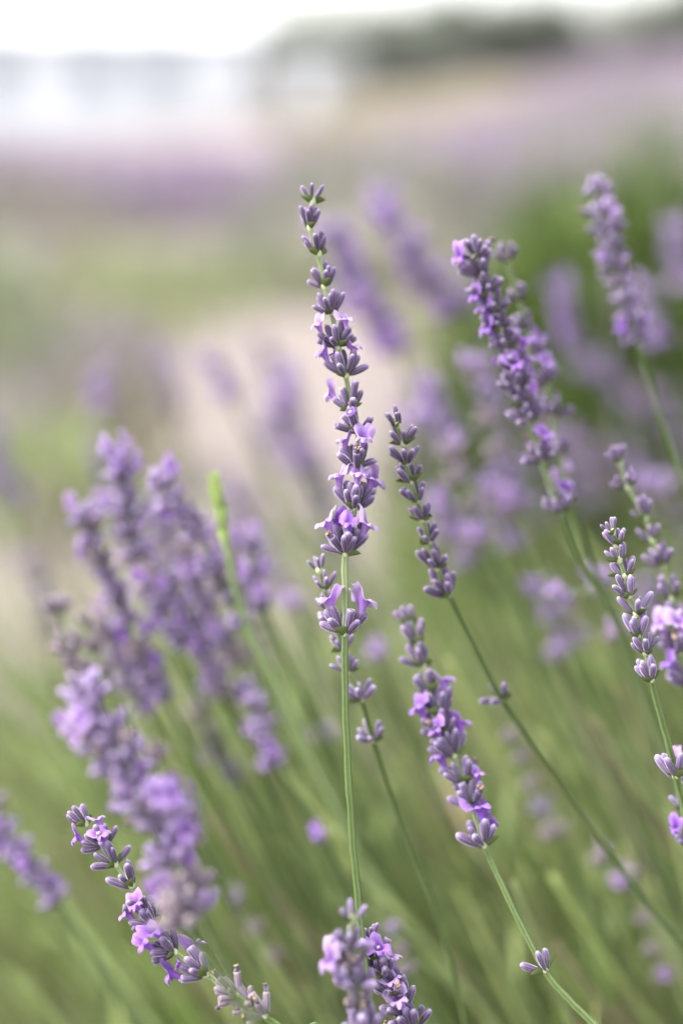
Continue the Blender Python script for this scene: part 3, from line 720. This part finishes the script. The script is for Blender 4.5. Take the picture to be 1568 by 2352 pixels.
def mound(name, label, cx, cy, rx, ry, h, n, mats, weights, flower=0, fh=.16, seed=1, leaf=(.03, .07, .004), group=None, spike_mats=None, lean=(-.15, 0)):
    """a rounded shrub of leaf blades round a few woody limbs, spikes of flowers standing out of it"""
    rg = random.Random(seed); z0 = terrain(cx, cy)
    root = bpy.data.objects.new(name, None); col.objects.link(root); root.location = (cx, cy, z0)
    tag(root, label, 'lavender bush', group)
    mb = MB()
    for k in range(n):
        a = rg.random()*6.283; e = math.acos(1-rg.random()*.98); rr = rg.uniform(.55, 1.03)**.6*(1+.16*noise.noise((math.cos(a)*2+seed, math.sin(a)*2, e*2)))
        nrm = Vector((math.cos(a)*math.sin(e), math.sin(a)*math.sin(e), math.cos(e)))
        p = Vector((nrm.x*rx*rr, nrm.y*ry*rr, nrm.z*h*rr))
        d = nrm+Vector((rg.uniform(-.5, .5)+lean[0], rg.uniform(-.5, .5), rg.uniform(.2, .9)))
        mi = rg.choices(range(len(mats)), weights)[0]
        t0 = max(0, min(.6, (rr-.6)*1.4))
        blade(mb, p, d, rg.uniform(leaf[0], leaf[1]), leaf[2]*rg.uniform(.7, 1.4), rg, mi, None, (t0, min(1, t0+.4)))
    o = link('foliage', mb.mesh('foliage', [M[x] for x in mats]), root); o['kind'] = 'stuff'
    mb = MB()
    for k in range(7):
        a = k*.9+seed; tube(mb, [Vector((0, 0, -.02)), Vector((math.cos(a)*rx*.3, math.sin(a)*ry*.3, h*.35)), Vector((math.cos(a)*rx*.6, math.sin(a)*ry*.6, h*.7))], .012, .004, 5)
    link('branches', mb.mesh('branches', [M['bark']]), root)
    if flower:
        mb = MB()
        for k in range(flower):
            a = rg.random()*6.283; e = math.acos(1-rg.random()*.75)
            nrm = Vector((math.cos(a)*math.sin(e), math.sin(a)*math.sin(e), math.cos(e)))
            p = Vector((nrm.x*rx, nrm.y*ry, nrm.z*h))*.95
            d = (nrm*.6+Vector((lean[0]+rg.uniform(-.2, .2), rg.uniform(-.2, .2), 1))).normalized()
            L = fh*rg.uniform(.7, 1.2)
            tube(mb, [p, p+d*L], .0012, .0008, 3, 0, (.5, 1))
            for q in range(5):
                pp = p+d*(L*(.62+.4*q/4))
                for r_ in range(3):
                    blade(mb, pp, d+Vector((rg.uniform(-1, 1), rg.uniform(-1, 1), rg.uniform(-.3, .6))), fh*.075, fh*.045, rg, 1, None, (rg.random()*.5, 1))
        o = link('flower_spikes', mb.mesh('flower_spikes', [M['sage'], M['haze_flower']]), root); o['kind'] = 'stuff'
    return root

mound('lavender_bush', 'dark green rounded bush blurred behind the thick spike at the upper right', .42, 1.75, .34, .32, .57, 11000, ['hedge', 'foliage_bright'], [6, 1], 30, .16, 5, (.03, .055, .010))
mound('lavender_bush', 'low green bush blurred at the left edge behind the bare soil', -.86, 2.9, .30, .45, .40, 2200, ['grass', 'sage'], [3, 2], 60, .14, 8, (.04, .08, .007))
mound('lavender_bush', 'small mauve-flowering clump blurred on the bare soil left of centre', -.40, 2.4, .11, .12, .20, 500, ['straw', 'foliage'], [3, 1], 160, .11, 11, (.03, .06, .005))
mound('lavender_bush', 'olive blurred clump beside the small mauve-flowering clump', -.44, 2.1, .12, .14, .17, 500, ['foliage_bright', 'foliage'], [2, 1], 12, .10, 12, (.03, .06, .005))
mound('lavender_bush', 'green bush blurred behind the upper part of the tall central stalk', .14, 4.6, .55, .4, .44, 1600, ['grass', 'sage'], [1, 3], 240, .16, 14, (.05, .1, .008))
mound('lavender_bush', 'green bush blurred left of the tall central stalk beyond the bare soil', -1.5, 5.3, .8, .4, .34, 1400, ['sage', 'straw'], [2, 1], 420, .16, 15, (.05, .1, .008))
mound('lavender_bush', 'mauve-flowered bush blurred beyond the dark green rounded bush', 1.1, 4.6, .8, .6, .62, 2200, ['grass', 'sage'], [1, 3], 420, .18, 16, (.05, .1, .008))

def grass_patch(name, label, cx, cy, rx, ry, n, hh, mats, w, seed):
    rg = random.Random(seed); mb = MB()
    for k in range(n):
        a = rg.random()*6.283; r_ = rg.random()**.5; x = cx+math.cos(a)*rx*r_; y = cy+math.sin(a)*ry*r_
        blade(mb, Vector((x, y, terrain(x, y)-.01)), Vector((rg.uniform(-.5, .3), rg.uniform(-.4, .4), 1)), hh*rg.uniform(.5, 1.2), hh*.12, rg, rg.choices(range(len(mats)), w)[0], None, (.2, 1))
    o = link(name, mb.mesh(name, [M[x] for x in mats])); tag(o, label, 'grass', None, 'stuff')
grass_patch('grass', 'green grass strip blurred at the left beyond the bare soil', -1.25, 4.1, 1.0, .85, 1700, .12, ['grass', 'straw'], [3, 1], 31)
grass_patch('grass', 'green grass blurred between the tall central stalk and the mauve clump', -.45, 4.7, .8, .55, 800, .13, ['grass', 'straw'], [4, 1], 34)
grass_patch('grass', 'thin green grass between the rows behind the central stalk', 1.1, 3.7, 1.0, .8, 1600, .12, ['grass', 'straw'], [2, 1], 32)
grass_patch('grass', 'dry yellowish grass patch far off between the small pale shed and the hillside', 2.2, 33, 3.6, 5, 5000, .5, ['straw', 'grass'], [5, 2], 33)

# rows of lavender running over the fields, too far off to tell the plants apart
def row(label, x0, y0, x1, y1, w, h, n, seed, purple=.6):
    rg = random.Random(seed); mb = MB()
    for k in range(n):
        t = rg.random(); x = x0+(x1-x0)*t+rg.gauss(0, w*.4); y = y0+(y1-y0)*t+rg.gauss(0, w*.4)
        off = abs(rg.gauss(0, .35)); hz = h*max(.1, 1-off)*(.8+.3*noise.noise((x*.9, y*.9, seed)))
        z = terrain(x, y)
        fl = rg.random() < purple
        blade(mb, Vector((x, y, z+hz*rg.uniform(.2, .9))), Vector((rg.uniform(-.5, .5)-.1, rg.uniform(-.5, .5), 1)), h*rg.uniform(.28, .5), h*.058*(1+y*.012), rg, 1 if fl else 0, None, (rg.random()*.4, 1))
    o = link('lavender_row', mb.mesh('lavender_row', [M['sage'], M['haze_flower']])); tag(o, label, 'lavender row', 'rows of lavender over the fields', 'stuff')
row('nearest mauve lavender row crossing at the left beyond the grass', -9, 7.6, -.6, 7.0, .55, .40, 14175, 41, .93)
row('mauve lavender row below the white building', -14, 12, 2, 10.5, .7, .42, 18225, 42, .93)
row('lavender row close to the foot of the white building', -18, 20, 3, 17, .9, .5, 18225, 43, .93)
row('lavender row crossing behind the central stalk and the thick spike', .6, 7.2, 7, 6.2, .7, .46, 12150, 44, .93)
row('lavender row at the foot of the right hillside', 1, 11.5, 10, 9.5, .8, .6, 18225, 45, .93)
row('lavender row half way up the right hillside', 1, 17.5, 14, 15, 1.0, .65, 20250, 46, .93)
row('lavender row on the upper right hillside', 4, 26, 20, 22, 1.3, .7, 20250, 47, .93)
row('topmost lavender row under the dark trees', 6, 38, 28, 33, 1.8, .8, 18225, 48, .93)

# ------------------------------------------------------------------ white building and pale shed
def box(x0, x1, y0, y1, z0, z1):
    mb = MB(); V = [(x, y, z) for z in (z0, z1) for y in (y0, y1) for x in (x0, x1)]
    mb.add(V, [(0, 2, 3, 1), (4, 5, 7, 6), (0, 1, 5, 4), (2, 6, 7, 3), (0, 4, 6, 2), (1, 3, 7, 5)], [(.5, .5, 0)]*8); return mb
def part(name, mb, mat, parent, smooth=False):
    return link(name, mb.mesh(name, [M[mat]], smooth), parent)
def house():
    root = bpy.data.objects.new('white_building', None); col.objects.link(root)
    root.location = (-8.3, 46, terrain(-6, 46)-.1); root.rotation_euler.z = R(6)
    tag(root, 'long low white building with small windows blurred at the upper left', 'building')
    hw, H = 5.6, 2.9
    part('wall', box(-hw, hw, 0, 6, -1, H), 'white_wall', root)
    mb = MB()
    V = [(-hw-.3, -.35, H+.02), (hw+.3, -.35, H+.02), (hw+.3, 3, H+1.2), (-hw-.3, 3, H+1.2), (-hw-.3, 6.35, H+.02), (hw+.3, 6.35, H+.02)]
    V += [(x, y, z+.12) for x, y, z in V]
    mb.add(V, [(0, 3, 2, 1), (3, 4, 5, 2), (6, 7, 8, 9), (9, 8, 11, 10), (0, 1, 7, 6), (4, 10, 11, 5), (0, 6, 9, 3), (3, 9, 10, 4), (1, 2, 8, 7), (2, 5, 11, 8)], [(.5, .5, 0)]*12)
    part('roof', mb, 'white_roof', root)
    for x in (-4.6, -2.2, .6, 2.7):
        f = part('window', box(x-.62, x+.62, -.04, .03, 1.2, 2.35), 'trim', root)
        part('pane', box(x-.56, x-.02, -.055, -.03, 1.26, 2.29), 'pane', f); part('pane', box(x+.02, x+.56, -.055, -.03, 1.26, 2.29), 'pane', f)
        part('sill', box(x-.7, x+.7, -.12, -.042, 1.12, 1.198), 'trim', f)
    d = part('door', box(4.1, 5.0, -.05, .02, 0, 2.05), 'trim', root); part('handle', box(4.9, 4.95, -.1, -.052, .98, 1.1), 'pane', d)
house()
def shed():
    root = bpy.data.objects.new('pale_shed', None); col.objects.link(root)
    root.location = (-.9, 43, terrain(-.9, 43)-.05)
    tag(root, 'small pale weathered shed blurred at the end of the white building', 'shed')
    part('wall', box(-1.25, 1.25, 0, 2, -.6, 1.45), 'pale_wood', root)
    mb = MB(); V = [(-1.45, -.2, 1.47), (1.45, -.2, 1.47), (1.45, 2.2, 1.85), (-1.45, 2.2, 1.85)]; V += [(x, y, z+.08) for x, y, z in V]
    mb.add(V, [(0, 3, 2, 1), (4, 5, 6, 7), (0, 1, 5, 4), (2, 3, 7, 6), (1, 2, 6, 5), (3, 0, 4, 7)], [(.5, .5, 0)]*8); part('roof', mb, 'grey_roof', root)
    d = part('door', box(-.4, .4, -.04, .02, 0, 1.3), 'trim', root); part('handle', box(.28, .34, -.08, -.042, .6, .7), 'pane', d)
shed()

# ------------------------------------------------------------------ trees on the skyline
def tree(label, x, y, h, r_, seed, base=None, n=1500):
    rg = random.Random(seed); z0 = terrain(x, y) if base is None else base
    root = bpy.data.objects.new('tree', None); col.objects.link(root); root.location = (x, y, z0)
    tag(root, label, 'tree', 'trees along the skyline')
    mb = MB(); tube(mb, [Vector((0, 0, -.3)), Vector((.1, 0, h*.35)), Vector((-.05, .1, h*.7)), Vector((0, 0, h*.92))], h*.035, h*.008, 7)
    limbs = []
    for k in range(9):
        a = k*2.4+seed; z = h*(.28+.06*k); e = Vector((math.cos(a)*r_*.7, math.sin(a)*r_*.7, z+h*.16)); limbs.append(e)
        tube(mb, [Vector((0, 0, z)), (Vector((0, 0, z))+e)*.5+Vector((0, 0, .1)), e], h*.014, h*.004, 5)
    limbs += [Vector((0, 0, h*.85)), Vector((r_*.2, 0, h*.7)), Vector((-r_*.25, 0, h*.62))]
    link('trunk', mb.mesh('trunk', [M['bark']]), root)
    mb = MB()
    for k in range(n):
        c = rg.choice(limbs); d = Vector((rg.gauss(0, 1), rg.gauss(0, 1), rg.gauss(0, .8)))*(r_*.24)
        p = c+d; blade(mb, p, Vector((rg.uniform(-1, 1), rg.uniform(-1, 1), rg.uniform(-.6, 1))), h*.075, h*.05, rg, 0, None, (rg.random()*.5, 1))
    o = link('crown', mb.mesh('crown', [M['tree']]), root); o['kind'] = 'stuff'
def skyx(u, d): return (u-784)*KP*d/math.cos(PITCH)*1.0
TL = [('low dark tree right of the white building on the skyline', 630, 66, 72, 2.21), ('second low dark tree on the skyline, above the small pale shed', 725, 70, 76, 2.86),
      ('bushy low tree between the pale shed and the main skyline clump', 775, 62, 70, 2.6), ('wide low tree just left of the tallest skyline trees', 895, 64, 66, 2.6), ('low bushy tree directly behind the end of the white building', 675, 62, 84, 2.4),
      ('low rounded dark tree left of the main skyline clump', 835, 72, 62, 2.60), ('tree at the left end of the main skyline clump', 950, 72, 48, 2.21), ('tall slim tree in the main skyline clump', 1035, 76, 10, 1.95),
      ('broad dark tree in the middle of the main skyline clump', 1120, 76, 42, 2.99), ('second tall tree in the main skyline clump', 1205, 74, 14, 2.08), ('dark tree with open crown at the far end of the main skyline clump', 1265, 74, 60, 1.95),
      ('low dark tree in the gap under the bright patch of sky', 1350, 78, 98, 2.86), ('tall dark tree at the upper right corner', 1475, 70, 22, 2.47), ('dark tree cut by the right edge on the skyline', 1580, 72, -10, 2.99)]
for i, (lb, u, d, vt, r_) in enumerate(TL):
    vb = 262; ang = PITCH-math.atan((1176-vb)*KP)
    tree(lb, (u-784)*KP*d, d, (vb-vt)*KP*d, r_, 60+i, CAM_H-d*math.tan(ang))
